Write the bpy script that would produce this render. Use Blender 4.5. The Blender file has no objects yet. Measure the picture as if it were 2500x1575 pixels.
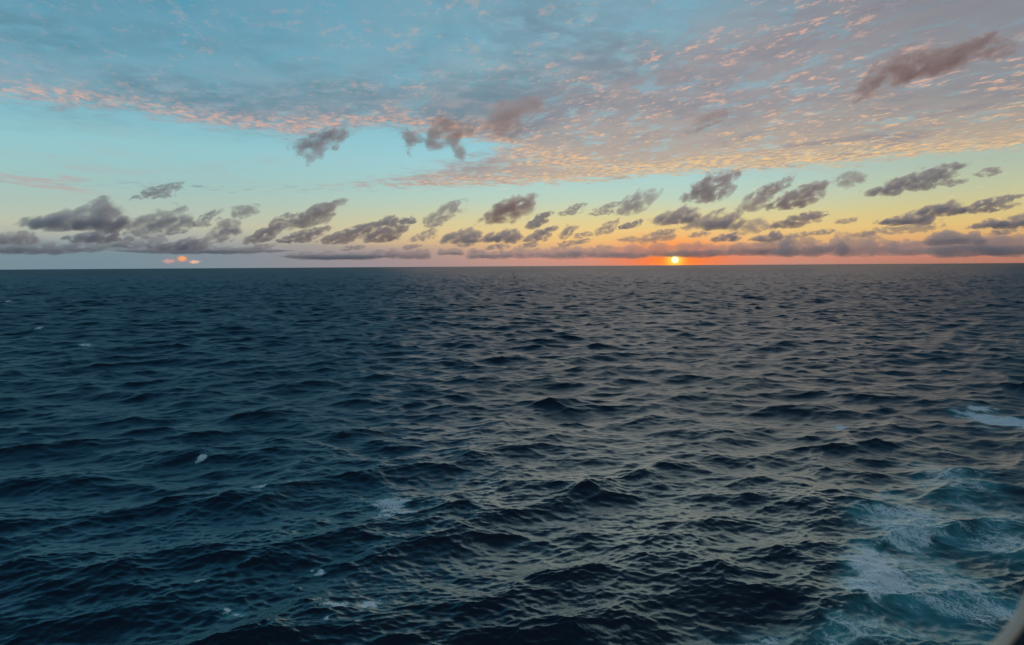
import bpy, math, random
import numpy as np
from mathutils import Vector, Matrix, Euler

# ----------------------------------------------------------------- camera
W, Hh, F = 2500.0, 1575.0, 1819.0          # photograph size and focal length in its pixels
CAM_H = 48.0
PITCH = math.atan((787.5 - 649.5) / F)
ROLL = math.atan(16.0 / 2500.0)
scene = bpy.context.scene
col = scene.collection
fwd = Vector((0, math.cos(PITCH), -math.sin(PITCH)))
r0 = Vector((1, 0, 0)); u0 = r0.cross(fwd)
right = r0 * math.cos(ROLL) - u0 * math.sin(ROLL)
up = u0 * math.cos(ROLL) + r0 * math.sin(ROLL)
EYE = Vector((0, 0, CAM_H))
cd = bpy.data.cameras.new('camera'); cam = bpy.data.objects.new('camera', cd); col.objects.link(cam)
cam.matrix_world = Matrix(((right.x, up.x, -fwd.x, EYE.x), (right.y, up.y, -fwd.y, EYE.y),
                           (right.z, up.z, -fwd.z, EYE.z), (0, 0, 0, 1)))
cd.sensor_width = 36.0; cd.lens = 36.0 * F / W
cd.clip_start = 0.05; cd.clip_end = 600000.0
cd.dof.use_dof = True; cd.dof.focus_distance = 400.0; cd.dof.aperture_fstop = cd.lens / 6.5
scene.camera = cam
scene.render.resolution_x, scene.render.resolution_y = 1024, 645

def ray(px, py):
    """unit world direction through a pixel of the 2500 x 1575 photograph"""
    return (fwd * F + right * (px - W / 2) - up * (py - Hh / 2)).normalized()

def ground(px, py):
    d = ray(px, py); t = -CAM_H / d.z
    return EYE + d * t

SUN_DIR = ray(1648, 634)
SUN_AZ = math.degrees(math.atan2(SUN_DIR.x, SUN_DIR.y)); SUN_EL = math.degrees(math.asin(SUN_DIR.z))

# ----------------------------------------------------------------- node helpers
def lin(c):
    return tuple(((v / 255) / 12.92 if v / 255 <= 0.04045 else (((v / 255) + 0.055) / 1.055) ** 2.4) for v in c)

class X:
    """a node socket with arithmetic"""
    nt = None
    def __init__(self, s): self.s = s
    @staticmethod
    def m(op, *a, clamp=False):
        n = X.nt.nodes.new('ShaderNodeMath'); n.operation = op; n.use_clamp = clamp
        for i, v in enumerate(a):
            if isinstance(v, X): X.nt.links.new(v.s, n.inputs[i])
            else: n.inputs[i].default_value = v
        return X(n.outputs[0])
    def __add__(s, o): return X.m('ADD', s, o)
    __radd__ = __add__
    def __sub__(s, o): return X.m('SUBTRACT', s, o)
    def __rsub__(s, o): return X.m('SUBTRACT', o, s)
    def __mul__(s, o): return X.m('MULTIPLY', s, o)
    __rmul__ = __mul__
    def __truediv__(s, o): return X.m('DIVIDE', s, o)
    def __rtruediv__(s, o): return X.m('DIVIDE', o, s)
def xmax(a, b): return X.m('MAXIMUM', a, b)
def xmin(a, b): return X.m('MINIMUM', a, b)
def smooth(v, a, b, lo=0.0, hi=1.0):
    n = X.nt.nodes.new('ShaderNodeMapRange'); n.interpolation_type = 'SMOOTHSTEP'
    for i, q in zip((0, 1, 2, 3, 4), (v, a, b, lo, hi)):
        if isinstance(q, X): X.nt.links.new(q.s, n.inputs[i])
        else: n.inputs[i].default_value = q
    return X(n.outputs[0])
def gauss(v, w): 
    q = v / w
    return X.m('EXPONENT', q * q * -1.0)
def comb(x, y, z):
    n = X.nt.nodes.new('ShaderNodeCombineXYZ')
    for i, q in enumerate((x, y, z)):
        if isinstance(q, X): X.nt.links.new(q.s, n.inputs[i])
        else: n.inputs[i].default_value = q
    return X(n.outputs[0])
def noise(vec, scale, detail=3.0, rough=0.5, dist=0.0, out=0, dims='3D'):
    n = X.nt.nodes.new('ShaderNodeTexNoise'); n.noise_dimensions = dims
    X.nt.links.new(vec.s, n.inputs['Vector'])
    n.inputs['Scale'].default_value = scale; n.inputs['Detail'].default_value = detail
    n.inputs['Roughness'].default_value = rough; n.inputs['Distortion'].default_value = dist
    return X(n.outputs[out])
def ramp(v, stops, interp='LINEAR'):
    n = X.nt.nodes.new('ShaderNodeValToRGB'); X.nt.links.new(v.s, n.inputs[0])
    cr = n.color_ramp; cr.interpolation = interp
    while len(cr.elements) < len(stops): cr.elements.new(0.5)
    for e, (p, c) in zip(cr.elements, stops):
        e.position = p; e.color = (*c, 1) if len(c) == 3 else c
    return X(n.outputs[0])
def curve(v, pts, x0, x1, ys=20.0):
    """piecewise-linear scalar function by a colour ramp"""
    t = (v - x0) / (x1 - x0)
    r = ramp(t, [((a - x0) / (x1 - x0), (b / ys,) * 3) for a, b in pts])
    return r * ys
def mixc(f, a, b, mode='MIX'):
    n = X.nt.nodes.new('ShaderNodeMix'); n.data_type = 'RGBA'; n.blend_type = mode
    for i, q in zip((0, 6, 7), (f, a, b)):
        if isinstance(q, X): X.nt.links.new(q.s, n.inputs[i])
        elif i == 0: n.inputs[i].default_value = q
        else: n.inputs[i].default_value = (*q, 1)
    return X(n.outputs[2])
def vmath(op, a, b=None):
    n = X.nt.nodes.new('ShaderNodeVectorMath'); n.operation = op
    for i, q in enumerate((a, b)):
        if q is None: continue
        if isinstance(q, X): X.nt.links.new(q.s, n.inputs[i])
        else: n.inputs[i].default_value = q
    return X(n.outputs[1] if op in ('DOT_PRODUCT', 'LENGTH') else n.outputs[0])

# ----------------------------------------------------------------- sky (world)
world = bpy.data.worlds.new('World'); scene.world = world; world.use_nodes = True
nt = world.node_tree; nt.nodes.clear(); X.nt = nt
tc = nt.nodes.new('ShaderNodeTexCoord'); D = X(tc.outputs['Generated'])
sp = nt.nodes.new('ShaderNodeSeparateXYZ'); nt.links.new(D.s, sp.inputs[0])
dx, dy, dz = (X(o) for o in sp.outputs)
el = X.m('ARCSINE', xmin(xmax(dz, -1.0), 1.0)) * 57.29578
az = X.m('ARCTAN2', dx, dy) * 57.29578
elc = xmax(el, 0.0)
T = elc / (elc + 10.0)
def st(l): return [(e / (e + 10.0), lin(c)) for e, c in l]
left = ramp(T, st([(0, (112, 136, 148)), (1, (124, 143, 153)), (2, (164, 170, 166)), (3, (188, 192, 172)), (4.2, (176, 194, 182)),
    (6, (160, 196, 192)), (8.5, (148, 198, 205)), (11, (128, 184, 198)), (14, (99, 168, 190)), (19, (78, 155, 183)), (32, (28, 90, 126)), (55, (12, 52, 84)), (90, (12, 44, 74))]))
mid = ramp(T, st([(0, (184, 150, 142)), (1, (208, 160, 138)), (1.8, (238, 192, 126)), (2.6, (236, 204, 138)), (3.6, (220, 209, 156)), (5, (190, 211, 192)),
    (6.5, (174, 209, 207)), (8.5, (156, 206, 216)), (12, (140, 196, 211)), (19, (116, 175, 196)), (32, (64, 118, 144)), (55, (22, 66, 98)), (90, (12, 44, 74))]))
rgt = ramp(T, st([(0, (176, 122, 106)), (1, (206, 138, 115)), (1.8, (222, 172, 118)), (2.6, (226, 192, 124)), (3.6, (212, 197, 140)), (5, (192, 197, 162)),
    (6.5, (176, 191, 172)), (9, (160, 186, 186)), (12, (142, 173, 183)), (19, (110, 148, 164)), (32, (64, 104, 128)), (55, (24, 64, 92)), (90, (12, 44, 74))]))
sky = mixc(smooth(az, -27.0, 7.0), left, mid)
sky = mixc(smooth(az, 12.0, 34.0), sky, rgt)
# away from the sunset the sky goes on as the dim blue of its left side
sky = mixc(smooth(X.m('ABSOLUTE', az - SUN_AZ), 50.0, 120.0), sky, mixc(1.0, left, (0.85, 0.80, 0.80), 'MULTIPLY'))

# high cloud deck: ripples laid out on a plane overhead
zc = xmax(dz, 0.0) + 0.02
P = comb(dx / zc, dy / zc, 0.0)
warp = noise(P, 0.9, 3.0, 0.55)
warp2 = noise(P, 2.6, 4.0, 0.6)
wob = (warp - 0.5) * 3.2 + (warp2 - 0.5) * 1.6
elw = el + wob * 0.55
edgeA = curve(az, [(-36, 10.3), (-27, 10.6), (-22, 9.9), (-17, 9.3), (-13, 9.8), (-9, 10.2), (-5, 9.8), (-1, 9.0), (3, 7.5), (8, 6.6), (36, 7.2)], -40.0, 40.0)
edgeB = curve(az, [(-36, 5.5), (-18, 5.55), (-13, 5.75), (-6, 5.95), (2, 6.1), (12, 6.55), (20, 6.7), (36, 7.2)], -40.0, 40.0)
topB = curve(az, [(-36, 5.4), (-15, 5.5), (-11, 6.1), (-7, 7.1), (-3, 8.0), (0, 9.0), (3, 12), (36, 20)], -40.0, 40.0)
fadeTop = curve(az, [(-36, 12.2), (-20, 12.6), (-8, 13.6), (0, 14.6), (10, 16.0), (24, 19.0), (36, 20)], -40.0, 40.0)
mott = noise(P, 5.5, 4.0, 0.62, 0.3)
covA = smooth(elw + (mott - 0.5) * 2.6 - edgeA, -0.5, 0.8)
covB = smooth(el + wob * 0.12 + (mott - 0.5) * 2.2 - edgeB, -0.2, 0.6) * smooth(topB - el - wob * 0.5 + (mott - 0.5) * 3.0, -0.5, 0.9)
cov = xmax(covA, covB)
upper = smooth(elw - fadeTop, -3.0, 2.0)
# ripples
Ps = comb(dx / zc * 1.0 + dy / zc * 0.25, dy / zc * 0.55 - dx / zc * 0.10, 0.3)
rip = noise(Ps, 17.0, 3.5, 0.6, 0.25)
fine = noise(Ps, 44.0, 3.0, 0.6, 0.3)
patch = noise(P, 1.3, 3.0, 0.55, 0.4)
gap = noise(Ps, 6.0, 4.0, 0.6, 0.5)
big = noise(Ps, 7.0, 3.0, 0.6, 0.4)
fleck = smooth(rip * 0.46 + fine * 0.22 + big * 0.32, 0.51, 0.63) * smooth(patch, 0.36, 0.56)
hole = smooth(gap, 0.50, 0.66)
edge_near = xmax(gauss(elw - edgeA - 0.5, 0.75), gauss(el - edgeB - 0.25, 0.55) * smooth(az, -22.0, -2.0))
warmth = smooth(az, -20.0, 16.0)
deckc = mixc(smooth(az, -30.0, 4.0), lin((146, 152, 166)), lin((158, 149, 152)))
deckc = mixc(smooth(az, 14.0, 36.0), deckc, lin((140, 140, 146)))
deckc = mixc(smooth(el, 13.0, 6.5) * 0.6 * warmth, deckc, lin((206, 178, 148)))
dark = smooth(noise(comb(dx / zc + dy / zc * 0.3, dy / zc * 0.6, 5.0), 1.5, 4.0, 0.6, 0.5), 0.48, 0.68)
deckc = mixc(dark * 0.75, deckc, mixc(warmth, lin((112, 132, 150)), lin((140, 128, 136))))
opac = cov * (1.0 - upper * 0.72) * (1.0 - hole * 0.45)
out = mixc(opac * 0.9, sky, deckc)
# soft streaky veil above
veil = smooth(noise(comb(dx / zc * 0.7 + dy / zc * 0.3, dy / zc * 0.9 - dx / zc * 0.2, 2.0), 1.1, 4.0, 0.55, 0.3), 0.42, 0.7)
veil2 = smooth(noise(comb(dx / zc * 0.8 + 7.0, dy / zc * 0.5 - dx / zc * 0.15, 3.0), 2.4, 5.0, 0.6, 0.4), 0.42, 0.66)
out = mixc((veil * 0.6 + veil2 * 0.4) * smooth(mott, 0.25, 0.6) * smooth(el, 8.0, 11.5) * 0.85, out, mixc(smooth(az, -14.0, 26.0), lin((94, 138, 156)), lin((130, 130, 142))))
flc = mixc(warmth * smooth(el, 13.0, 6.0), lin((222, 178, 160)), lin((250, 206, 140)))
flo = fleck * cov * (1.0 - upper * 0.55) * (0.42 + 0.58 * warmth) + edge_near * cov * smooth(rip, 0.38, 0.62) * 0.62
out = mixc(xmin(flo, 0.85), out, flc)
# thin pink streaks low on the left, fine yellow wisps low on the right
Pl = comb(dx / zc * 0.6 + 3.1, dy / zc * 0.32, 1.7)
stl = smooth(noise(Pl, 3.2, 4.0, 0.55), 0.46, 0.66)
out = mixc(stl * gauss(el - 5.7, 0.8) * smooth(az, -24.0, -33.0) * 0.8, out, lin((190, 156, 156)))
out = mixc(stl * gauss(el - 7.6, 1.6) * smooth(az, -8.0, -20.0) * 0.45, out, lin((168, 182, 184)))
stw = smooth(noise(comb(dx / zc * 0.5, dy / zc * 0.5, 4.0), 7.0, 3.0, 0.6), 0.60, 0.74)
out = mixc(stw * gauss(el - 4.7, 1.5) * smooth(az, -12.0, 0.0) * 0.6, out, lin((246, 216, 158)))
# low haze on the horizon
hz = noise(comb(az * 0.08, el * 0.9, 0.0), 1.5, 3.0, 0.5)
out = mixc(smooth(el + (hz - 0.5) * 1.6, 2.2, 0.7) * smooth(az, 2.0, -14.0) * 0.75, out, mixc(smooth(az, -30.0, -4.0), lin((120, 143, 154)), lin((160, 145, 148))))
# aureole of the low sun
da, de = az - SUN_AZ, el - SUN_EL
g1 = X.m('EXPONENT', ((da / 4.6) * (da / 4.6) + (de / 1.4) * (de / 1.4)) * -1.0)
g1b = X.m('EXPONENT', ((da / 14.0) * (da / 14.0) + (de / 0.62) * (de / 0.62)) * -1.0)
rr = X.m('SQRT', da * da + de * de)
out = mixc(g1b * 0.36, out, lin((238, 128, 92)))
out = mixc(g1 * 0.9, out, lin((255, 122, 44)))
g2 = X.m('EXPONENT', rr * -1.25)
out = mixc(g2, out, (1.3, 0.36, 0.03))
out = mixc(X.m('EXPONENT', (rr / 0.55) * (rr / 0.55) * -1.0), out, (1.5, 0.80, 0.12))
# window-glass reflection painted into the sky colour low on the left
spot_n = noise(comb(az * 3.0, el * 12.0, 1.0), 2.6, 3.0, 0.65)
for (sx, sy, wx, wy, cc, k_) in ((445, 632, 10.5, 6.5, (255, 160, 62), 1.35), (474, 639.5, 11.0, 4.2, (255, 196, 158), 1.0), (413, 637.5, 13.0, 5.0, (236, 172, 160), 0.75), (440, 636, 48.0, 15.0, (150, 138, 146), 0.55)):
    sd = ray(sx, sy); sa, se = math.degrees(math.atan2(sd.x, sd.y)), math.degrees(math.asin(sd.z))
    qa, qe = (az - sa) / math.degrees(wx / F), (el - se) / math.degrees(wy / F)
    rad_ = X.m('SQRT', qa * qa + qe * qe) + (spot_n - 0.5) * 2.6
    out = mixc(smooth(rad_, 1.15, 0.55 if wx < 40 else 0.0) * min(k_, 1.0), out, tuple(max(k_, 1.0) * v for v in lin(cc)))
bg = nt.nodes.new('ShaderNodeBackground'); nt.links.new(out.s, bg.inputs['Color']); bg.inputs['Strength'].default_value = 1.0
wo = nt.nodes.new('ShaderNodeOutputWorld'); nt.links.new(bg.outputs[0], wo.inputs[0])
world.cycles.sampling_method = 'MANUAL'; world.cycles.sample_map_resolution = 512

# ----------------------------------------------------------------- sun lamp, exposure
sl = bpy.data.lights.new('sun_light', 'SUN'); so = bpy.data.objects.new('sun_light', sl); col.objects.link(so)
sl.energy = 0.66; sl.angle = math.radians(44.0); sl.color = (1.0, 0.50, 0.32)
LAMP_EL = math.radians(1.5)               # low sun, raised and widened past its disc for sheen on the sea
so.rotation_euler = Vector((math.sin(math.radians(SUN_AZ)) * math.cos(LAMP_EL), math.cos(math.radians(SUN_AZ)) * math.cos(LAMP_EL), math.sin(LAMP_EL))).to_track_quat('Z', 'Y').to_euler()
vs = scene.view_settings; vs.view_transform = 'Standard'; vs.look = 'None'; vs.exposure = 0.0; vs.gamma = 1.0; vs.use_curve_mapping = False
cy = scene.cycles
cy.max_bounces = 9; cy.diffuse_bounces = 1; cy.glossy_bounces = 2; cy.transmission_bounces = 2; cy.volume_bounces = 9; cy.transparent_max_bounces = 24
cy.volume_step_rate = 0.2; cy.volume_max_steps = 256
cy.use_denoising = True; cy.use_adaptive_sampling = True; cy.adaptive_threshold = 0.02; cy.sample_clamp_indirect = 4.0; cy.caustics_reflective = False; cy.caustics_refractive = False

# ----------------------------------------------------------------- sea surface
rng = np.random.default_rng(11)
G = 9.81
LP, HS = 48.0, 2.5                      # peak wavelength and significant height of the sea
WIND = math.radians(270.0)               # two crossing seas either side of this heading, towards the camera
def spectrum(kx, ky, th0, spread):
    k = np.sqrt(kx * kx + ky * ky); k[k == 0] = 1e-9
    w = np.sqrt(G * k); wp = math.sqrt(G * 2 * math.pi / LP)
    sig = np.where(w <= wp, 0.07, 0.09)
    S = w ** -5.0 * np.exp(-1.25 * (wp / w) ** 4) * 2.6 ** np.exp(-((w - wp) ** 2) / (2 * sig ** 2 * wp ** 2))
    dwdk = 0.5 * np.sqrt(G / k)
    th = np.arctan2(ky, kx) - th0
    s = np.clip(spread * (w / wp) ** -0.3, 6.0, 18.0)
    Dn = 0.68 * (np.cos((th - 0.58) / 2.0) ** 2) ** s + 0.32 * (np.cos((th + 0.55) / 2.0) ** 2) ** s
    return S * dwdk / k * Dn
def make_band(L, N, l_min, l_max, rot):
    f = np.fft.fftfreq(N, 1.0 / N) * 2 * math.pi / L
    kx, ky = np.meshgrid(f, f, indexing='xy')
    k = np.sqrt(kx * kx + ky * ky); k[0, 0] = 1e-9
    Psi = spectrum(kx, ky, WIND - rot, 13.0)
    lam = 2 * math.pi / k
    Psi = np.where((lam >= l_min) & (lam < l_max), Psi, 0.0)
    dk2 = (2 * math.pi / L) ** 2
    a = np.sqrt(Psi * dk2) * (rng.standard_normal((N, N)) + 1j * rng.standard_normal((N, N)))
    h = np.real(np.fft.ifft2(a)) * N * N
    ddx = np.real(np.fft.ifft2(1j * kx / k * a)) * N * N
    ddy = np.real(np.fft.ifft2(1j * ky / k * a)) * N * N
    mss = float(np.sum(Psi * dk2 * k * k))
    return dict(L=L, N=N, rot=rot, f=np.stack([h, ddx, ddy], -1), mss=mss, var=float(np.sum(Psi * dk2)), lc=math.sqrt(l_min * l_max), lmin=l_min)
bands = [make_band(947.0, 512, 8.0, 220.0, 0.0), make_band(223.0, 512, 2.6, 8.0, 0.5), make_band(83.0, 512, 0.8, 2.6, -0.8)]
A0 = HS / 4.0 / math.sqrt(sum(b['var'] for b in bands))
for b in bands:
    b['f'] = b['f'] * A0; b['mss'] *= A0 * A0
BOOST = [1.15, 0.88, 1.25]
CHOP = [1.7, 1.35, 1.0]
def sample(b, x, y):
    c, s = math.cos(b['rot']), math.sin(b['rot'])
    u = (x * c + y * s) / b['L'] * b['N']; v = (-x * s + y * c) / b['L'] * b['N']
    i, j = np.floor(u), np.floor(v); fu, fv = (u - i)[:, None], (v - j)[:, None]
    i = i.astype(np.int64) % b['N']; j = j.astype(np.int64) % b['N']; i1 = (i + 1) % b['N']; j1 = (j + 1) % b['N']
    f = b['f']
    r = (f[j, i] * (1 - fu) + f[j, i1] * fu) * (1 - fv) + (f[j1, i] * (1 - fu) + f[j1, i1] * fu) * fv
    h, a, d = r[:, 0], r[:, 1], r[:, 2]
    return h, a * c - d * s, a * s + d * c
def sstep(v, a, b):
    t = np.clip((v - a) / (b - a), 0, 1); return t * t * (3 - 2 * t)

# polar grid round the viewpoint, finest inside the view
NF = 740
azf = np.radians(np.linspace(-43.0, 43.0, NF))
azc = np.radians(np.linspace(43.0, 317.0, 90)[1:-1])
azs = np.concatenate([azf, azc]); NC = len(azs)
rr_ = [1.0, 10.0, 24.0, 38.0, 52.0]
r_ = 66.0
while r_ < 9500.0:
    rr_.append(r_); r_ *= 1.0027 if r_ > 82 else 1.012
rr_ += [10000, 12500, 16000, 22000, 32000, 50000, 80000, 130000]
rs = np.array(rr_); NR = len(rs)
drs = np.gradient(rs); 
R_, A_ = np.meshgrid(rs, azs, indexing='ij')
x0 = (R_ * np.sin(A_)).ravel(); y0 = (R_ * np.cos(A_)).ravel()
dlat = np.concatenate([np.full(NF, azf[1] - azf[0]), np.full(len(azc), azc[1] - azc[0])])
step = np.maximum(np.repeat(drs, NC), (R_ * dlat[None, :]).ravel() * 1.0)
z = np.zeros_like(x0); xd = x0.copy(); yd = y0.copy(); mss = np.full_like(x0, 0.0007)
crest = np.zeros_like(x0)
for b, bo, ch in zip(bands, BOOST, CHOP):
    w = 1.0 - sstep(step, b['lc'] * 0.22, b['lc'] * 0.75)
    h, ax, ay = sample(b, x0, y0)
    z += w * bo * h; xd += w * bo * ch * ax; yd += w * bo * ch * ay
    mss += b['mss'] * bo * bo * (1 - w * w)
# smooth random field for ragged foam outlines
def vnoise(x, y, s, seed):
    r = np.random.default_rng(seed); t = r.random((64, 64))
    u, v = x / s, y / s; i, j = np.floor(u).astype(int), np.floor(v).astype(int); fu, fv = u - i, v - j
    fu, fv = fu * fu * (3 - 2 * fu), fv * fv * (3 - 2 * fv)
    i %= 64; j %= 64; i1, j1 = (i + 1) % 64, (j + 1) % 64
    return (t[j, i] * (1 - fu) + t[j, i1] * fu) * (1 - fv) + (t[j1, i] * (1 - fu) + t[j1, i1] * fu) * fv

# foam on the water: (name, label, category, group, [(px, py, half width px, half height px, tilt deg, foam, aeration)])
FOAM = [
 ('ship_wake', 'broad pale turquoise wake churned along the lower right of the sea', 'wake', 'stuff', [
   (2240, 1300, 190, 130, 24, 0.50, 0.95), (2160, 1400, 140, 120, 14, 0.62, 1.0), (2330, 1460, 280, 160, 20, 0.46, 0.95), (2120, 1545, 280, 70, 0, 0.40, 0.8),
   (2410, 1260, 250, 120, 30, 0.42, 0.75), (2310, 1165, 150, 45, 12, 0.40, 0.6), (1830, 1555, 160, 40, -4, 0.44, 0.6), (2480, 1600, 280, 160, 0, 0.34, 0.8), (2130, 1275, 90, 45, 30, 0.42, 0.4)]),
 ('foam_streak', 'long pale foam streak near the right edge above the ship wake', 'foam', None, [(2440, 1022, 130, 26, 12, 0.70, 0.75)]),
 ('whitecap', 'small whitecap on a steep crest left of the long foam streak', 'foam', None, [(2035, 1043, 40, 12, 8, 0.62, 0.5)]),
 ('whitecap', 'lacy ring of foam in the lower left middle of the sea', 'foam', None, [(930, 1225, 75, 30, 0, 0.60, 0.35), (965, 1255, 70, 13, -14, 0.72, 0.3)]),
 ('whitecap', 'broken foam threads up and left of the lacy foam ring', 'foam', None, [(640, 1180, 45, 26, -4, 0.58, 0.3), (720, 1170, 40, 16, 0, 0.5, 0.2)]),
 ('whitecap', 'thin slanting white crest alone on the dark water at left', 'foam', None, [(475, 1128, 52, 6, -25, 0.66, 0.3)]),
 ('breaking_crest', 'bright curling crest breaking at the bottom of the dark sea', 'foam', None, [(925, 1462, 40, 14, -22, 1.1, 0.6), (850, 1475, 60, 10, -6, 0.85, 0.4)]),
 ('whitecap', 'turquoise foam blotch low at left beside the breaking crest', 'foam', None, [(562, 1488, 34, 18, -12, 0.66, 0.95)]),
 ('whitecap', 'faint foam flecks above the breaking crest', 'foam', None, [(775, 1393, 26, 12, 0, 0.60, 0.5)]),
 ('whitecap', 'tiny foam speck below the breaking crest', 'foam', None, [(812, 1518, 18, 12, -20, 0.58, 0.5)]),
 ('whitecap', 'small pale foam smear left of the turquoise blotch', 'foam', None, [(485, 1428, 26, 10, -14, 0.55, 0.4)]),
 ('whitecap', 'distant white fleck of foam by the left edge under the horizon', 'foam', None, [(20, 737, 16, 2.4, 0, 0.9, 0.3)]),
 ('whitecap', 'distant pale foam cluster at the left, farther off than the slanting crest', 'foam', None, [(205, 846, 34, 7, -2, 0.56, 0.4)]),
 ('whitecap', 'distant white fleck of foam left of the middle', 'foam', None, [(610, 773, 12, 2.4, 0, 0.9, 0.3)]),
 ('whitecap', 'dim distant foam fleck under the left distant fleck', 'foam', None, [(98, 803, 26, 4.5, -12, 0.62, 0.3)]),
]
foam = np.zeros_like(x0); aer = np.zeros_like(x0); owner = np.full(x0.shape, -1); best = np.zeros_like(x0)
for q, (_, _, _, _, ells) in enumerate(FOAM):
    for e, (px, py, hw, hh, tilt, fo, ae) in enumerate(ells):
        c = ground(px, py); t = math.radians(tilt)
        e1 = ground(px + hw * math.cos(t), py + hw * math.sin(t)) - c
        e2 = ground(px - hh * math.sin(t), py + hh * math.cos(t)) - c
        det = e1.x * e2.y - e1.y * e2.x
        ux, uy = x0 - c.x, y0 - c.y
        near = (np.abs(ux) < 3 * (abs(e1.x) + abs(e2.x))) & (np.abs(uy) < 3 * (abs(e1.y) + abs(e2.y)))
        idx = np.nonzero(near)[0]
        if not len(idx): continue
        a = (ux[idx] * e2.y - uy[idx] * e2.x) / det; b2 = (e1.x * uy[idx] - e1.y * ux[idx]) / det
        size = max(0.6, 0.35 * math.sqrt(abs(det)))
        n = vnoise(x0[idx] + 31 * q, y0[idx], size, 5 + q) * 0.7 + vnoise(x0[idx], y0[idx] + 17 * e, size * 0.4, 60 + q) * 0.45
        d = np.sqrt(a * a + b2 * b2) + (n - 0.57) * 0.95
        mk = 1.0 - sstep(d, 0.25, 1.25)
        if q > 1:                                   # whitecaps cling to the crests
            zz = z[idx]; zs = zz[mk > 0.3] if (mk > 0.3).any() else zz
            mk = mk * (0.45 + 0.55 * sstep(zz, np.percentile(zs, 15), np.percentile(zs, 75)))
        foam[idx] = np.maximum(foam[idx], mk * (fo + (0.18 if q else 0.10))); aer[idx] = np.maximum(aer[idx], mk * ae)
        win = mk > np.maximum(best[idx], 0.02)
        best[idx] = np.maximum(best[idx], mk); owner[idx[win]] = q

co = np.stack([xd, yd, z], -1).astype(np.float32)
i, j = np.meshgrid(np.arange(NR - 1), np.arange(NC), indexing='ij')
j1 = (j + 1) % NC
quads = np.stack([i * NC + j, i * NC + j1, (i + 1) * NC + j1, (i + 1) * NC + j], -1).reshape(-1, 4)
quads = quads[:, ::-1]
fown = owner[quads].max(1)

def water_mesh(name, q):
    used, inv = np.unique(q.ravel(), return_inverse=True)
    me = bpy.data.meshes.new(name)
    me.vertices.add(len(used)); me.loops.add(q.size); me.polygons.add(len(q))
    me.vertices.foreach_set('co', co[used].ravel())
    me.loops.foreach_set('vertex_index', inv.astype(np.int32))
    me.polygons.foreach_set('loop_start', np.arange(0, q.size, 4, dtype=np.int32))
    me.update(calc_edges=True)
    me.polygons.foreach_set('use_smooth', np.ones(len(q), dtype=bool))
    for nm, arr in (('foam', foam), ('aeration', aer), ('slope_variance', mss)):
        at = me.attributes.new(nm, 'FLOAT', 'POINT'); at.data.foreach_set('value', arr[used].astype(np.float32))
    me.materials.append(WATER); me.update(); me.validate()
    o = bpy.data.objects.new(name, me); col.objects.link(o)
    return o

def material(name):
    m = bpy.data.materials.new(name); m.use_nodes = True; m.node_tree.nodes.clear(); X.nt = m.node_tree
    o = m.node_tree.nodes.new('ShaderNodeOutputMaterial')
    return m, m.node_tree, o
def attr(name):
    n = X.nt.nodes.new('ShaderNodeAttribute'); n.attribute_name = name; return X(n.outputs['Fac'])

WATER, nt, mo = material('sea_water')
geo = nt.nodes.new('ShaderNodeNewGeometry'); pos = X(geo.outputs['Position'])
fo_, ae_, ms_ = attr('foam'), attr('aeration'), attr('slope_variance')
# foam lace
_w = ground(2420, 1455) - ground(2200, 1350)
mpw = nt.nodes.new('ShaderNodeMapping'); mpw.vector_type = 'TEXTURE'; nt.links.new(pos.s, mpw.inputs['Vector'])
mpw.inputs['Rotation'].default_value = (0, 0, math.atan2(_w.y, _w.x)); mpw.inputs['Scale'].default_value = (2.4, 1.0, 2.0)
pst = X(mpw.outputs[0])
ridge = 1.0 - X.m('ABSOLUTE', noise(pst, 1.1, 4.0, 0.62, 0.8) - 0.5) * 12.0
ridge2 = 1.0 - X.m('ABSOLUTE', noise(pst, 3.2, 3.0, 0.6, 0.6) - 0.5) * 9.0
lace = xmax(ridge * 0.75, ridge2 * 0.6) * 0.55 + noise(pst, 0.33, 3.0, 0.5) * 0.75
fm = smooth(lace + fo_ * 1.15 - 1.0, 0.20, 0.40) * smooth(fo_, 0.02, 0.3)
cloudy = noise(pst, 0.16, 4.0, 0.55, 0.5)
am = ae_ * smooth(cloudy * 0.6 + noise(pst, 0.8, 4.0, 0.65, 0.4) * 0.4, 0.28, 0.58)
basec = mixc(am, (0.0002, 0.0130, 0.0290), (0.055, 0.330, 0.360))
basec = mixc(fm, basec, (0.70, 0.88, 0.90))
bs = nt.nodes.new('ShaderNodeBsdfMetallic'); bs.distribution = 'MULTI_GGX'; bs.fresnel_type = 'F82'
bs.inputs['Base Color'].default_value = (0.021, 0.021, 0.021, 1); bs.inputs['Edge Tint'].default_value = (0.60, 0.85, 0.97, 1)
body = nt.nodes.new('ShaderNodeBsdfDiffuse'); nt.links.new(basec.s, body.inputs['Color'])
rough = X.m('SQRT', X.m('SQRT', ms_))
rough = xmin(rough + fm * 0.35, 0.9)
nt.links.new(rough.s, bs.inputs['Roughness'])
# wind ripples
rp = vmath('MULTIPLY', pos, (0.55, 1.5, 1.0))
hgt = noise(rp, 1.1, 4.0, 0.62, 0.4) * 0.055 + noise(rp, 3.7, 3.0, 0.6) * 0.018
bp = nt.nodes.new('ShaderNodeBump'); bp.inputs['Strength'].default_value = 1.0; bp.inputs['Distance'].default_value = 1.0
nt.links.new(hgt.s, bp.inputs['Height']); nt.links.new(bp.outputs[0], bs.inputs['Normal']); nt.links.new(bp.outputs[0], body.inputs['Normal'])
both = nt.nodes.new('ShaderNodeAddShader'); nt.links.new(bs.outputs[0], both.inputs[0]); nt.links.new(body.outputs[0], both.inputs[1])
nt.links.new(both.outputs[0], mo.inputs['Surface'])

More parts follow.
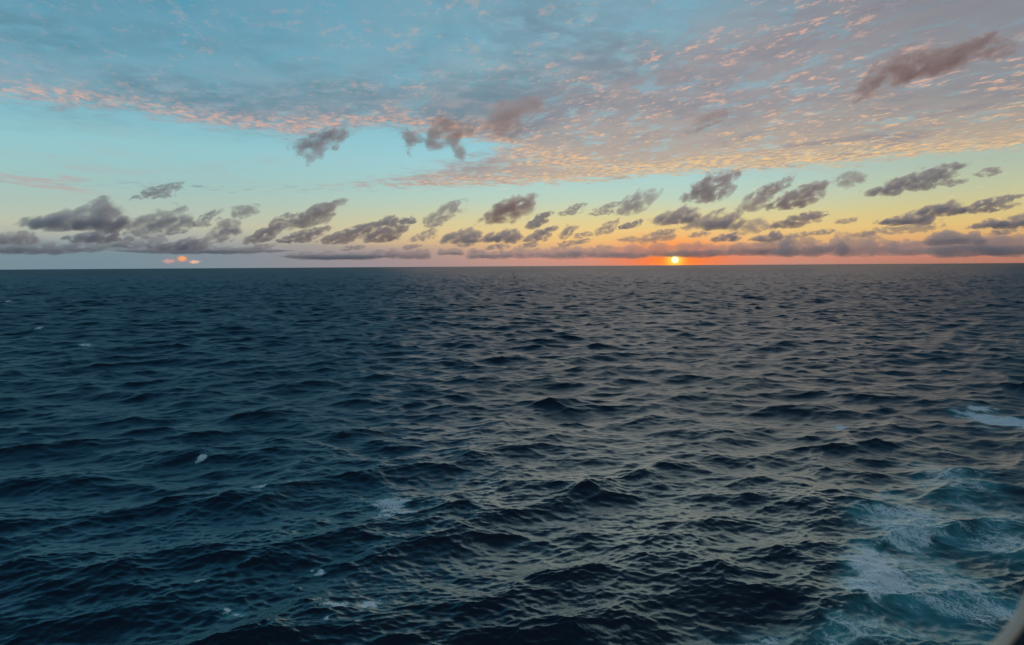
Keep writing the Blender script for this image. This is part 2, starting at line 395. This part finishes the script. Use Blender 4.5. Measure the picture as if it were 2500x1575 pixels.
sea = water_mesh('sea', quads[fown < 0]); sea['kind'] = 'structure'
for q, (nm, label, cat, kind, _) in enumerate(FOAM):
    fq = quads[fown == q]
    if not len(fq): continue
    o = water_mesh(nm, fq); o['label'] = label; o['category'] = cat
    if kind: o['kind'] = kind
    else: o['group'] = 'patches of foam on the sea'

# ----------------------------------------------------------------- sun disc
SUN_D = 200000.0
def uv_ball(name, rad, seg=48, rings=24):
    v, f = [], []
    for a in range(rings + 1):
        for b in range(seg):
            t, p = math.pi * a / rings, 2 * math.pi * b / seg
            v.append((rad * math.sin(t) * math.cos(p), rad * math.sin(t) * math.sin(p), rad * math.cos(t)))
    for a in range(rings):
        for b in range(seg):
            f.append((a * seg + b, (a + 1) * seg + b, (a + 1) * seg + (b + 1) % seg, a * seg + (b + 1) % seg))
    me = bpy.data.meshes.new(name); me.from_pydata(v, [], f); me.polygons.foreach_set('use_smooth', [True] * len(f)); return me
me = uv_ball('sun', SUN_D * 8.2 / F)
SUNM, nt, mo = material('sun_fire')
em = nt.nodes.new('ShaderNodeEmission'); em.inputs['Color'].default_value = (1.0, 0.90, 0.50, 1); em.inputs['Strength'].default_value = 1.5
nt.links.new(em.outputs[0], mo.inputs['Surface'])
SUNM.cycles.emission_sampling = 'NONE'
me.materials.append(SUNM)
sun = bpy.data.objects.new('sun', me); col.objects.link(sun)
sun.location = EYE + SUN_DIR * SUN_D
sun['label'] = 'white-yellow disc of the setting sun just above the horizon'; sun['category'] = 'sun'

# ----------------------------------------------------------------- clouds
def ico_dirs(sub):
    import bmesh
    bm = bmesh.new(); bmesh.ops.create_icosphere(bm, subdivisions=sub, radius=1.0)
    v = np.array([p.co[:] for p in bm.verts]); f = [[q.index for q in g.verts] for g in bm.faces]; bm.free(); return v, f
DIRS, IFACES = ico_dirs(4)
THR, NAMP = 0.30, 1.0

def blobs_for(shape, xa, ya, xb, yb, rnd):
    """visible ellipses (cx, cy, rx, ry, tilt) in photograph pixels filling the box"""
    w, h = xb - xa, yb - ya; out = []
    if shape == 'S':       # sheared: leaning from a low left foot to a high right top
        tl = math.degrees(math.atan2(h * 0.62, w * 0.80)); n = 5
        for k in range(n):
            t = (k + 0.5) / n; fat = 0.7 + 0.6 * math.sin(math.pi * t)
            out.append((xa + w * (0.16 + 0.68 * t) + rnd.uniform(-.05, .05) * w, yb - h * (0.18 + 0.66 * t) + rnd.uniform(-.09, .09) * h,
                        w * rnd.uniform(0.18, 0.26), h * rnd.uniform(0.14, 0.22) * fat, tl * rnd.uniform(0.8, 1.3)))
        out.append((xa + w * rnd.uniform(0.38, 0.55), yb - h * 0.20, w * 0.22, h * 0.15, tl * 0.3))
        out.append((xa + w * rnd.uniform(0.70, 0.9), yb - h * rnd.uniform(0.38, 0.55), w * 0.11, h * 0.12, tl * 1.2))
    elif shape == 'F':     # flat base, heaped top rising to the right
        n = max(4, min(6, int(round(w / h * 1.8))))
        for k in range(n):
            t = (k + 0.5) / n; hh = h * (0.45 + 0.5 * t) * rnd.uniform(0.65, 1.1)
            out.append((xa + w * (0.1 + 0.8 * t), yb - hh * 0.5, w * 0.45 / n + h * 0.12, hh * 0.5, rnd.uniform(8, 40)))
        out.append((xa + w * 0.48, yb - h * 0.2, w * 0.42, h * 0.2, 2))
    elif shape == 'B':     # low bank, cauliflower top
        n = max(4, min(9, int(w / h * 1.9))); xa += w * 0.02; w *= 0.96
        for k in range(n):
            t = (k + rnd.uniform(0.3, 0.7)) / n; hh = h * rnd.uniform(0.6, 1.0)
            out.append((xa + w * t, yb - hh * 0.5, w * rnd.uniform(0.55, 0.75) / n, hh * 0.50, rnd.uniform(-5, 15)))
        out.append((xa + w * 0.5, yb - h * 0.17, w * 0.46, h * 0.19, 0))
    elif shape == 'T':     # thin lens
        for k in range(3):
            t = (k + 0.5) / 3
            out.append((xa + w * (0.12 + 0.76 * t), yb - h * (0.3 + 0.35 * t), w * 0.28, h * rnd.uniform(0.3, 0.45), rnd.uniform(2, 10)))
    return out

def field(p, bl):
    s = np.zeros(len(p))
    for c, R, sc in bl:
        q = ((p - c) @ R) / sc
        s += np.clip(1.0 - np.linalg.norm(q, axis=1), 0, None)
    return s

def cloud(label, shape, box, alt=850.0, tau=7.0, wisp=0.5, extra=None, group='low dark clouds', soft=0.30):
    xa, ya, xb, yb = box
    rnd = random.Random(int(xa * 7 + ya * 13 + xb))
    ell = extra if extra else blobs_for(shape, xa, ya, xb, yb, rnd)
    cx, cy = (xa + xb) / 2, (ya + yb) / 2
    d = ray(cx, cy); horiz = math.hypot(d.x, d.y)
    dist = min(max(alt / (d.z / horiz), 3500.0), 60000.0) / horiz         # slant distance
    base = EYE + d * dist
    a_c = math.atan2(d.x, d.y)
    rot = Matrix.Rotation(-a_c, 3, 'Z'); inv = rot.transposed()
    bl = []
    for (bx, by, rx, ry, tl) in ell:
        dd = ray(bx, by); hd = math.hypot(dd.x, dd.y)
        dep = dd.dot(fwd)
        t = dist * horiz / (math.cos(math.atan2(dd.x, dd.y) - a_c) * hd)  # same vertical plane across the line of sight
        pt = inv @ (EYE + dd * t - base)
        m = t * dep / F
        depth = max(rx * 0.40, ry * 0.8) * m
        pt.y += rnd.uniform(-0.35, 0.35) * depth
        a = math.radians(-tl)
        R = np.array(Matrix.Rotation(a, 3, 'Y'))
        bl.append((np.array(pt), R, np.array((rx * m, depth, ry * m)) / 0.57, a))
    b3 = [(c, R, s) for c, R, s, a in bl]
    cen = np.average([c for c, R, s in b3], axis=0, weights=[s[0] * s[2] for c, R, s in b3])
    rmax = max(np.linalg.norm(c - cen) + s.max() for c, R, s in b3)
    # closed hull round the vapour
    iso = 0.10
    fr = np.linspace(0.02, 1.0, 60); radv = np.full(len(DIRS), 0.02)
    for q in fr:
        ins = field(cen + DIRS * (q * rmax), b3) > iso
        radv = np.where(ins, q, radv)
    hv = cen + DIRS * (radv * rmax)[:, None]
    lo = hv[:, 2].min()
    me = bpy.data.meshes.new('cloud'); me.from_pydata(hv.tolist(), [], IFACES); me.polygons.foreach_set('use_smooth', [True] * len(IFACES))
    # vapour
    mat, nt, mo = material('cloud_vapour')
    t_ = nt.nodes.new('ShaderNodeTexCoord'); oc = X(t_.outputs['Object'])
    hgt_m = np.median([s[2] for c, R, s in b3]); wid_m = np.median([s[0] for c, R, s in b3])
    mp = nt.nodes.new('ShaderNodeMapping'); mp.vector_type = 'TEXTURE'
    nt.links.new(oc.s, mp.inputs['Vector']); mp.inputs['Location'].default_value = (rnd.uniform(-9e3, 9e3), rnd.uniform(-9e3, 9e3), rnd.uniform(-9e3, 9e3))
    tilt = float(np.median([a for *_, a in bl])); mp.inputs['Rotation'].default_value = (0, tilt * 1.1, 0)
    k = hgt_m * 1.0
    mp.inputs['Scale'].default_value = (k * 1.7, float(np.median([q[2][1] for q in bl])) * 1.6, k)
    tv = X(mp.outputs[0])
    wn = noise(tv, 0.8, 3.0, 0.5, 0.0, out=1)
    wsh = vmath('MULTIPLY', vmath('SUBTRACT', wn, (0.5, 0.5, 0.5)), (min(wid_m, 2.2 * hgt_m) * 0.8, wid_m * 0.2, hgt_m * 1.0))
    op = vmath('ADD', oc, wsh)
    tot = None
    for c, R, s, a in bl:
        b_ = nt.nodes.new('ShaderNodeMapping'); b_.vector_type = 'TEXTURE'; nt.links.new(op.s, b_.inputs['Vector'])
        b_.inputs['Location'].default_value = c; b_.inputs['Rotation'].default_value = (0, a, 0); b_.inputs['Scale'].default_value = s
        gt = nt.nodes.new('ShaderNodeTexGradient'); gt.gradient_type = 'SPHERICAL'; nt.links.new(b_.outputs[0], gt.inputs[0])
        v = X(gt.outputs['Fac']); tot = v if tot is None else tot + v
    nz = noise(tv, 1.5, 5.0, 0.57, 0.2)
    body = xmin(tot, 0.60) - THR + (nz - 0.5) * (NAMP * (1.8 + 1.2 * wisp))
    den = smooth(body, -0.02, soft + 0.2 * wisp)
    thick = float(np.median([s[1] for c, R, s in b3])) * 1.3
    den = den * (tau / thick)
    pv = nt.nodes.new('ShaderNodeVolumePrincipled'); pv.inputs['Color'].default_value = (0.999, 0.88, 0.86, 1) if any(q in label for q in ('pink-lit', 'rosy')) else (0.998, 0.94, 0.94, 1) if any(q in label for q in ('pink', 'red ', 'red-', 'mauve')) else (0.995, 0.972, 0.988, 1); pv.inputs['Anisotropy'].default_value = 0.55  # pink sunset light painted into the vapour colour of the rosy clouds
    nt.links.new(den.s, pv.inputs['Density']); nt.links.new(pv.outputs[0], mo.inputs['Volume'])
    # almost clear diffuse skin, added only to give the hull a surface
    ts = nt.nodes.new('ShaderNodeBsdfTransparent'); df = nt.nodes.new('ShaderNodeBsdfDiffuse'); df.inputs['Color'].default_value = (0.7, 0.7, 0.72, 1)
    mx = nt.nodes.new('ShaderNodeMixShader'); mx.inputs[0].default_value = 0.004
    nt.links.new(ts.outputs[0], mx.inputs[1]); nt.links.new(df.outputs[0], mx.inputs[2]); nt.links.new(mx.outputs[0], mo.inputs['Surface'])
    me.materials.append(mat)
    o = bpy.data.objects.new('cloud', me); col.objects.link(o)
    o.location = base; o.rotation_euler = (0, 0, -a_c)
    o['label'] = label; o['category'] = 'cloud'; o['group'] = group
    return o

CLOUDS = [
 # left third
 ('broad slate wedge cloud near the left edge, flat below and rising right', 'F', (72, 490, 308, 556)),
 ('long slate cloud with a ragged right tail, next to the broad wedge', 'F', (288, 500, 470, 557)),
 ('torn grey tail at the right end of the long slate cloud', 'S', (465, 515, 542, 556)),
 ('faint grey wisp alone in clear sky above the long slate cloud', 'S', (330, 442, 455, 486)),
 ('mauve-topped cloud at the left edge under the pink streaks', 'F', (-40, 556, 90, 594)),
 ('low slate cloud below the broad wedge cloud', 'F', (172, 549, 292, 589)),
 ('thin arched grey cloud under the long slate cloud', 'T', (300, 556, 415, 582)),
 ('low flat grey cloud beneath the thin arched cloud', 'B', (262, 576, 412, 606)),
 ('low grey cloud bank reaching the left edge', 'B', (-30, 584, 180, 618)),
 ('small grey cloud between the left bank and the low flat cloud', 'B', (164, 586, 256, 612)),
 ('low grey heap left of the leaning tall cloud', 'F', (388, 572, 505, 610)),
 ('leaning slate cloud with a torn top, above the orange glow', 'S', (490, 534, 592, 597)),
 ('thin curved wisp high between the long cloud and the pink-tipped cloud', 'T', (568, 498, 630, 528)),
 ('pink-shouldered slate cloud left of the middle', 'S', (592, 545, 697, 595)),
 ('tall slate cloud with a pink tip leaning right', 'S', (700, 490, 834, 556)),
 ('small dark scrap at the left foot of the pink-tipped cloud', 'S', (655, 518, 725, 553)),
 ('low slate cloud under the tall pink-tipped cloud', 'S', (680, 554, 812, 595)),
 ('long low cloud with a pink crown right of the tall pink-tipped one', 'S', (776, 549, 935, 597)),
 ('pink-topped low cloud just left of the small pair of puffs', 'S', (880, 547, 1003, 592)),
 # middle
 ('small grey puff, left one of a pair', 'F', (918, 519, 972, 549)),
 ('small grey puff, right one of a pair', 'F', (975, 523, 1014, 546)),
 ('ragged leaning cloud left of the big dark one', 'S', (1026, 490, 1142, 546)),
 ('big dark leaning cloud with a rosy top in the middle of the sky', 'S', (1172, 470, 1320, 546)),
 ('round dark cloud just right of the big leaning one', 'S', (1284, 516, 1350, 556)),
 ('small low slate cloud under the ragged leaning cloud', 'S', (1003, 557, 1070, 591)),
 ('plump slate cloud below and left of the big leaning cloud', 'F', (1075, 550, 1180, 592)),
 ('slate cloud directly below the big leaning cloud', 'F', (1176, 553, 1272, 590)),
 ('slate cloud below the round dark one', 'S', (1272, 553, 1358, 592)),
 ('ragged grey scrap right of the cloud below the round one', 'S', (1362, 546, 1412, 584)),
 ('feathery grey cloud left of the large smoky one', 'S', (1358, 496, 1436, 528)),
 ('small smoky cloud joined to the foot of the large smoky one', 'S', (1434, 494, 1520, 526)),
 ('large smoky leaning cloud high left of the sun', 'S', (1500, 456, 1616, 526)),
 ('dark low cloud below the smoky clouds, left of its twin', 'S', (1450, 535, 1518, 572)),
 ('slim dark cloud right of the dark low one', 'S', (1508, 536, 1570, 560)),
 ('thin flat scrap below the dark low cloud', 'T', (1400, 566, 1450, 580)),
 ('thin low cloud under the plump slate one', 'T', (1113, 588, 1162, 603)),
 ('thin brown cloud over the orange sky just left of the sun', 'T', (1548, 568, 1650, 592)),
 # right
 ('large dark leaning cloud with a fiery red top above the sun', 'S', (1656, 420, 1810, 496)),
 ('dark lumpy cloud straight above the sun', 'F', (1592, 498, 1706, 545)),
 ('brown cloud with bright rents right above the sun', 'F', (1672, 502, 1816, 558)),
 ('grey smoky cloud left of the big red-tipped one', 'S', (1800, 455, 1900, 516)),
 ('pale torn top rising behind the big red-tipped cloud', 'S', (1840, 432, 1938, 476)),
 ('big dark cloud with a red tip at right', 'S', (1872, 445, 2030, 510)),
 ('low dark cloud under the big red-tipped one', 'S', (1880, 518, 2012, 558)),
 ('thin curled wisps between the red-tipped cloud and the big spread one', 'T', (2040, 420, 2108, 456)),
 ('big spreading dark cloud high at right', 'S', (2170, 400, 2345, 468)),
 ('lower left lobe of the big spreading cloud', 'F', (2112, 436, 2200, 476)),
 ('long dark cloud at right under the spreading one', 'F', (2148, 510, 2285, 547)),
 ('dark humped cloud near the right edge', 'F', (2240, 482, 2352, 524)),
 ('dark cloud with a raised tail at the right edge', 'S', (2340, 476, 2492, 520)),
 ('flat dark cloud cut by the right edge, below the raised tail', 'F', (2378, 520, 2540, 555)),
 ('small brown cloud over the yellow sky right of the sun', 'F', (1738, 561, 1806, 588)),
 ('small brown lens cloud farther right of the sun', 'F', (1834, 562, 1914, 587)),
 ('thin brown line of cloud right of the brown lens cloud', 'T', (1914, 567, 1980, 581)),
 ('tiny grey fleck of cloud alone in yellow sky at right', 'T', (2040, 532, 2090, 547)),
 ('thin ragged streak of cloud under the long dark one', 'T', (2130, 547, 2288, 569)),
 ('thin slanting streaks of cloud left of the low dark one', 'T', (1796, 537, 1882, 571)),
 ('faint grey smudge of cloud high near the right edge', 'T', (2384, 408, 2440, 434)),
]
for lb, sh, bx in CLOUDS:
    wispy = any(w in lb for w in ('wisp', 'smoky', 'torn', 'ragged', 'feathery', 'faint', 'thin', 'scrap', 'streak', 'tiny'))
    cloud(lb, sh, bx, tau=1.4 if wispy or sh == 'B' else 2.3, wisp=0.55 if wispy else 0.3)
SCRAPS = [
 ('tiny cloud scrap under the ragged scrap right of the round dark cloud', 1388, 594, 50, 15),
 ('tiny cloud scrap below the feathery grey cloud, over the far bank', 1424, 588, 44, 13),
 ('tiny cloud scrap under the slim dark cloud left of the sun', 1530, 584, 46, 13),
 ("tiny cloud scrap between the slim dark cloud and the sun's lumpy cloud", 1620, 566, 60, 14),
 ('tiny cloud scrap under the slate cloud below the big leaning one', 1214, 602, 54, 13),
 ('tiny cloud scrap under the slate cloud below the round dark one', 1292, 598, 44, 13),
 ('tiny cloud scrap just left of the small far cloud in the middle', 1006, 602, 46, 13),
 ('tiny cloud scrap under the torn tail of the long slate cloud', 430, 566, 60, 14),
 ('tiny cloud scrap on the shoulder of the leaning slate cloud at left', 566, 566, 50, 15),
 ('tiny cloud scrap beneath the pink-shouldered cloud', 640, 603, 60, 13),
 ('tiny cloud scrap beneath the long low pink-crowned cloud', 862, 605, 56, 13),
 ('tiny cloud scrap below the brown cloud with bright rents', 1706, 572, 50, 14),
 ('tiny cloud scrap right of the thin brown line of cloud', 2010, 566, 56, 14),
 ('tiny cloud scrap over the two-humped far bank', 2108, 572, 52, 13),
 ('tiny cloud scrap under the flat dark cloud at the right edge', 2450, 566, 70, 15),
 ('tiny cloud scrap on the right flank of the broad slate wedge', 236, 530, 50, 14),
 ('tiny cloud scrap left of the plump slate cloud', 1060, 548, 44, 13),
 ('tiny cloud scrap at the left foot of the big dark leaning cloud', 1240, 512, 40, 12),
 ('tiny cloud scrap hung under the big red-tipped cloud', 1990, 528, 60, 15),
 ('tiny cloud scrap under the right end of the big spreading cloud', 2330, 446, 56, 16),
]
for lb, px, py, w_, h_ in SCRAPS:
    cloud(lb, 'T', (px - w_ / 2, py - h_ / 2, px + w_ / 2, py + h_ / 2), tau=1.5, wisp=0.5, group='tiny scraps of low cloud')
BANK = [
 ('far cloud bank glowing red just behind the sun', (1590, 590, 1790, 624)),
 ('far cloud heap next right of the red-lit bank', (1785, 584, 1925, 620)),
 ('far brown cloud bank below the brown lens cloud', (1900, 574, 2065, 620)),
 ('far cloud bank with two humps under the long dark cloud', (2050, 570, 2190, 620)),
 ('low flat stretch of far cloud bank near the right edge', (2175, 588, 2290, 620)),
 ('raised brown cloud over the far bank by the right edge', (2262, 561, 2396, 596)),
 ('thick far cloud bank cut by the right edge', (2270, 570, 2560, 620)),
 ('far bank of small humps just left of the sun', (1440, 598, 1600, 628)),
 ('far grey-brown bank left of the small humps', (1322, 595, 1450, 628)),
 ('far rounded heap left of the grey-brown bank', (1240, 604, 1322, 628)),
 ('far low bank in the middle of the horizon', (1142, 608, 1248, 630)),
 ('far small cloud left of the middle bank', (1070, 606, 1132, 622)),
 ('far pinkish bank under the pink-topped low cloud', (940, 607, 1050, 630)),
 ('far dull bank right of the orange glow', (700, 608, 945, 632)),
 ('far grey bank above the orange glow on the left', (280, 600, 700, 618)),
]
for lb, bx in BANK:
    cloud(lb, 'B', bx, alt=1100.0, tau=1.0 if bx[0] < 1600 else 1.5, wisp=0.1, soft=0.10, group='far cloud bank on the horizon')
HIGH = [
 ('dark curled wisp in the blue gap left of the middle', 'S', (716, 317, 858, 392), 2.2, [(790, 338, 62, 16, 16), (752, 360, 30, 16, 20), (770, 382, 24, 12, 40), (812, 362, 20, 8, 10)]),
 ('dark scrap left of the pink-lit cloud in the upper middle', 'S', (976, 308, 1046, 350), 2.4, [(1010, 330, 30, 15, -20), (1000, 350, 12, 22, 10)]),
 ('pink-lit ragged cloud in the upper middle', 'S', (1040, 292, 1180, 380), 2.4, [(1085, 322, 32, 28, 20), (1140, 315, 42, 17, 10), (1122, 365, 14, 22, 10), (1060, 345, 16, 22, 10)]),
 ('mauve cloud above the pink-lit ragged one', 'S', (1190, 245, 1310, 335), 1.8, [(1235, 295, 50, 34, 25), (1290, 265, 50, 20, 20)]),
 ('long rosy cloud slanting across the upper right corner', 'S', (2110, 100, 2460, 230), 3.0, [(2190, 165, 62, 30, 28), (2150, 205, 60, 22, 22), (2270, 160, 70, 20, 22), (2360, 130, 80, 24, 20), (2430, 130, 40, 22, 5)]),
 ('small mauve cloud over the rippled deck right of the middle', 'S', (1690, 266, 1778, 320), 1.3, [(1722, 300, 30, 16, 25), (1752, 284, 26, 12, 25)]),
]
for lb, sh, bx, ta, ex in HIGH:
    cloud(lb, sh, bx, alt=1500.0, tau=ta * 0.75, wisp=0.1 if 'small mauve' in lb else 0.6, extra=ex, group='higher ragged clouds')

# ----------------------------------------------------------------- window frame by the viewer
DW = 0.62
def on_window(px, py):
    d = ray(px, py); return EYE + d * (DW / d.y)
def rounded(xa, ya, xb, yb, r, n=24):
    pts = []
    for cx, cy, a0 in ((xb - r, yb - r, 0), (xa + r, yb - r, 90), (xa + r, ya + r, 180), (xb - r, ya + r, 270)):
        for k in range(n + 1):
            a = math.radians(a0 + 90 * k / n); pts.append((cx + r * math.cos(a), cy + r * math.sin(a)))
    return pts
pa, pb = on_window(2522, 1712), on_window(-420, -360)
rad = 420 * DW / F * 1.04
path = rounded(pb.x, pa.z, pa.x, pb.z, rad)
def sweep(name, prof, mat, parent):
    """profile (outward, depth) carried round the opening"""
    n = len(path); v, f = [], []
    for k in range(n):
        p, q, r = Vector(path[k - 1]), Vector(path[k]), Vector(path[(k + 1) % n])
        t = (r - p); t = Vector((1, 0)) if t.length < 1e-9 else t.normalized(); nrm = Vector((t.y, -t.x))
        for a, d in prof: v.append((q.x + nrm.x * a, DW + d, q.y + nrm.y * a))
    m = len(prof)
    for k in range(n):
        for s in range(m):
            f.append((k * m + s, k * m + (s + 1) % m, ((k + 1) % n) * m + (s + 1) % m, ((k + 1) % n) * m + s))
    c = Vector(((pb.x + pa.x) / 2, DW, pa.z - 0.05))
    me = bpy.data.meshes.new(name); me.from_pydata([Vector(p) - c for p in v], [], f); me.polygons.foreach_set('use_smooth', [True] * len(f))
    me.materials.append(mat); o = bpy.data.objects.new(name, me); col.objects.link(o); o.parent = parent; return o
def paint(name, c, rough):
    m, nt, mo = material(name)
    g = nt.nodes.new('ShaderNodeTexCoord'); n = noise(X(g.outputs['Object']), 60.0, 4.0, 0.6)
    b = nt.nodes.new('ShaderNodeBsdfPrincipled'); k = mixc(n, tuple(q * 0.85 for q in c), tuple(q * 1.15 for q in c)); nt.links.new(k.s, b.inputs['Base Color'])
    b.inputs['Roughness'].default_value = rough; nt.links.new(b.outputs[0], mo.inputs['Surface']); return m
wf = bpy.data.objects.new('window_frame', None); col.objects.link(wf)
wf.location = ((pb.x + pa.x) / 2, DW, pa.z - 0.05)
wf['label'] = 'blurred beige rim of the rounded window frame in the lower right corner'; wf['category'] = 'window frame'; wf['kind'] = 'thing'
bead = [(0.0050 + 0.0050 * math.cos(a), 0.006 * math.sin(a)) for a in [2 * math.pi * k / 12 for k in range(12)]]
sweep('rim', bead, paint('beige_rim', (0.95, 0.74, 0.58), 0.5), wf)
sweep('surround', [(0.0105, -0.002), (0.0105, 0.012), (0.032, 0.012), (0.032, -0.002)], paint('dark_surround', (0.02, 0.035, 0.055), 0.6), wf)
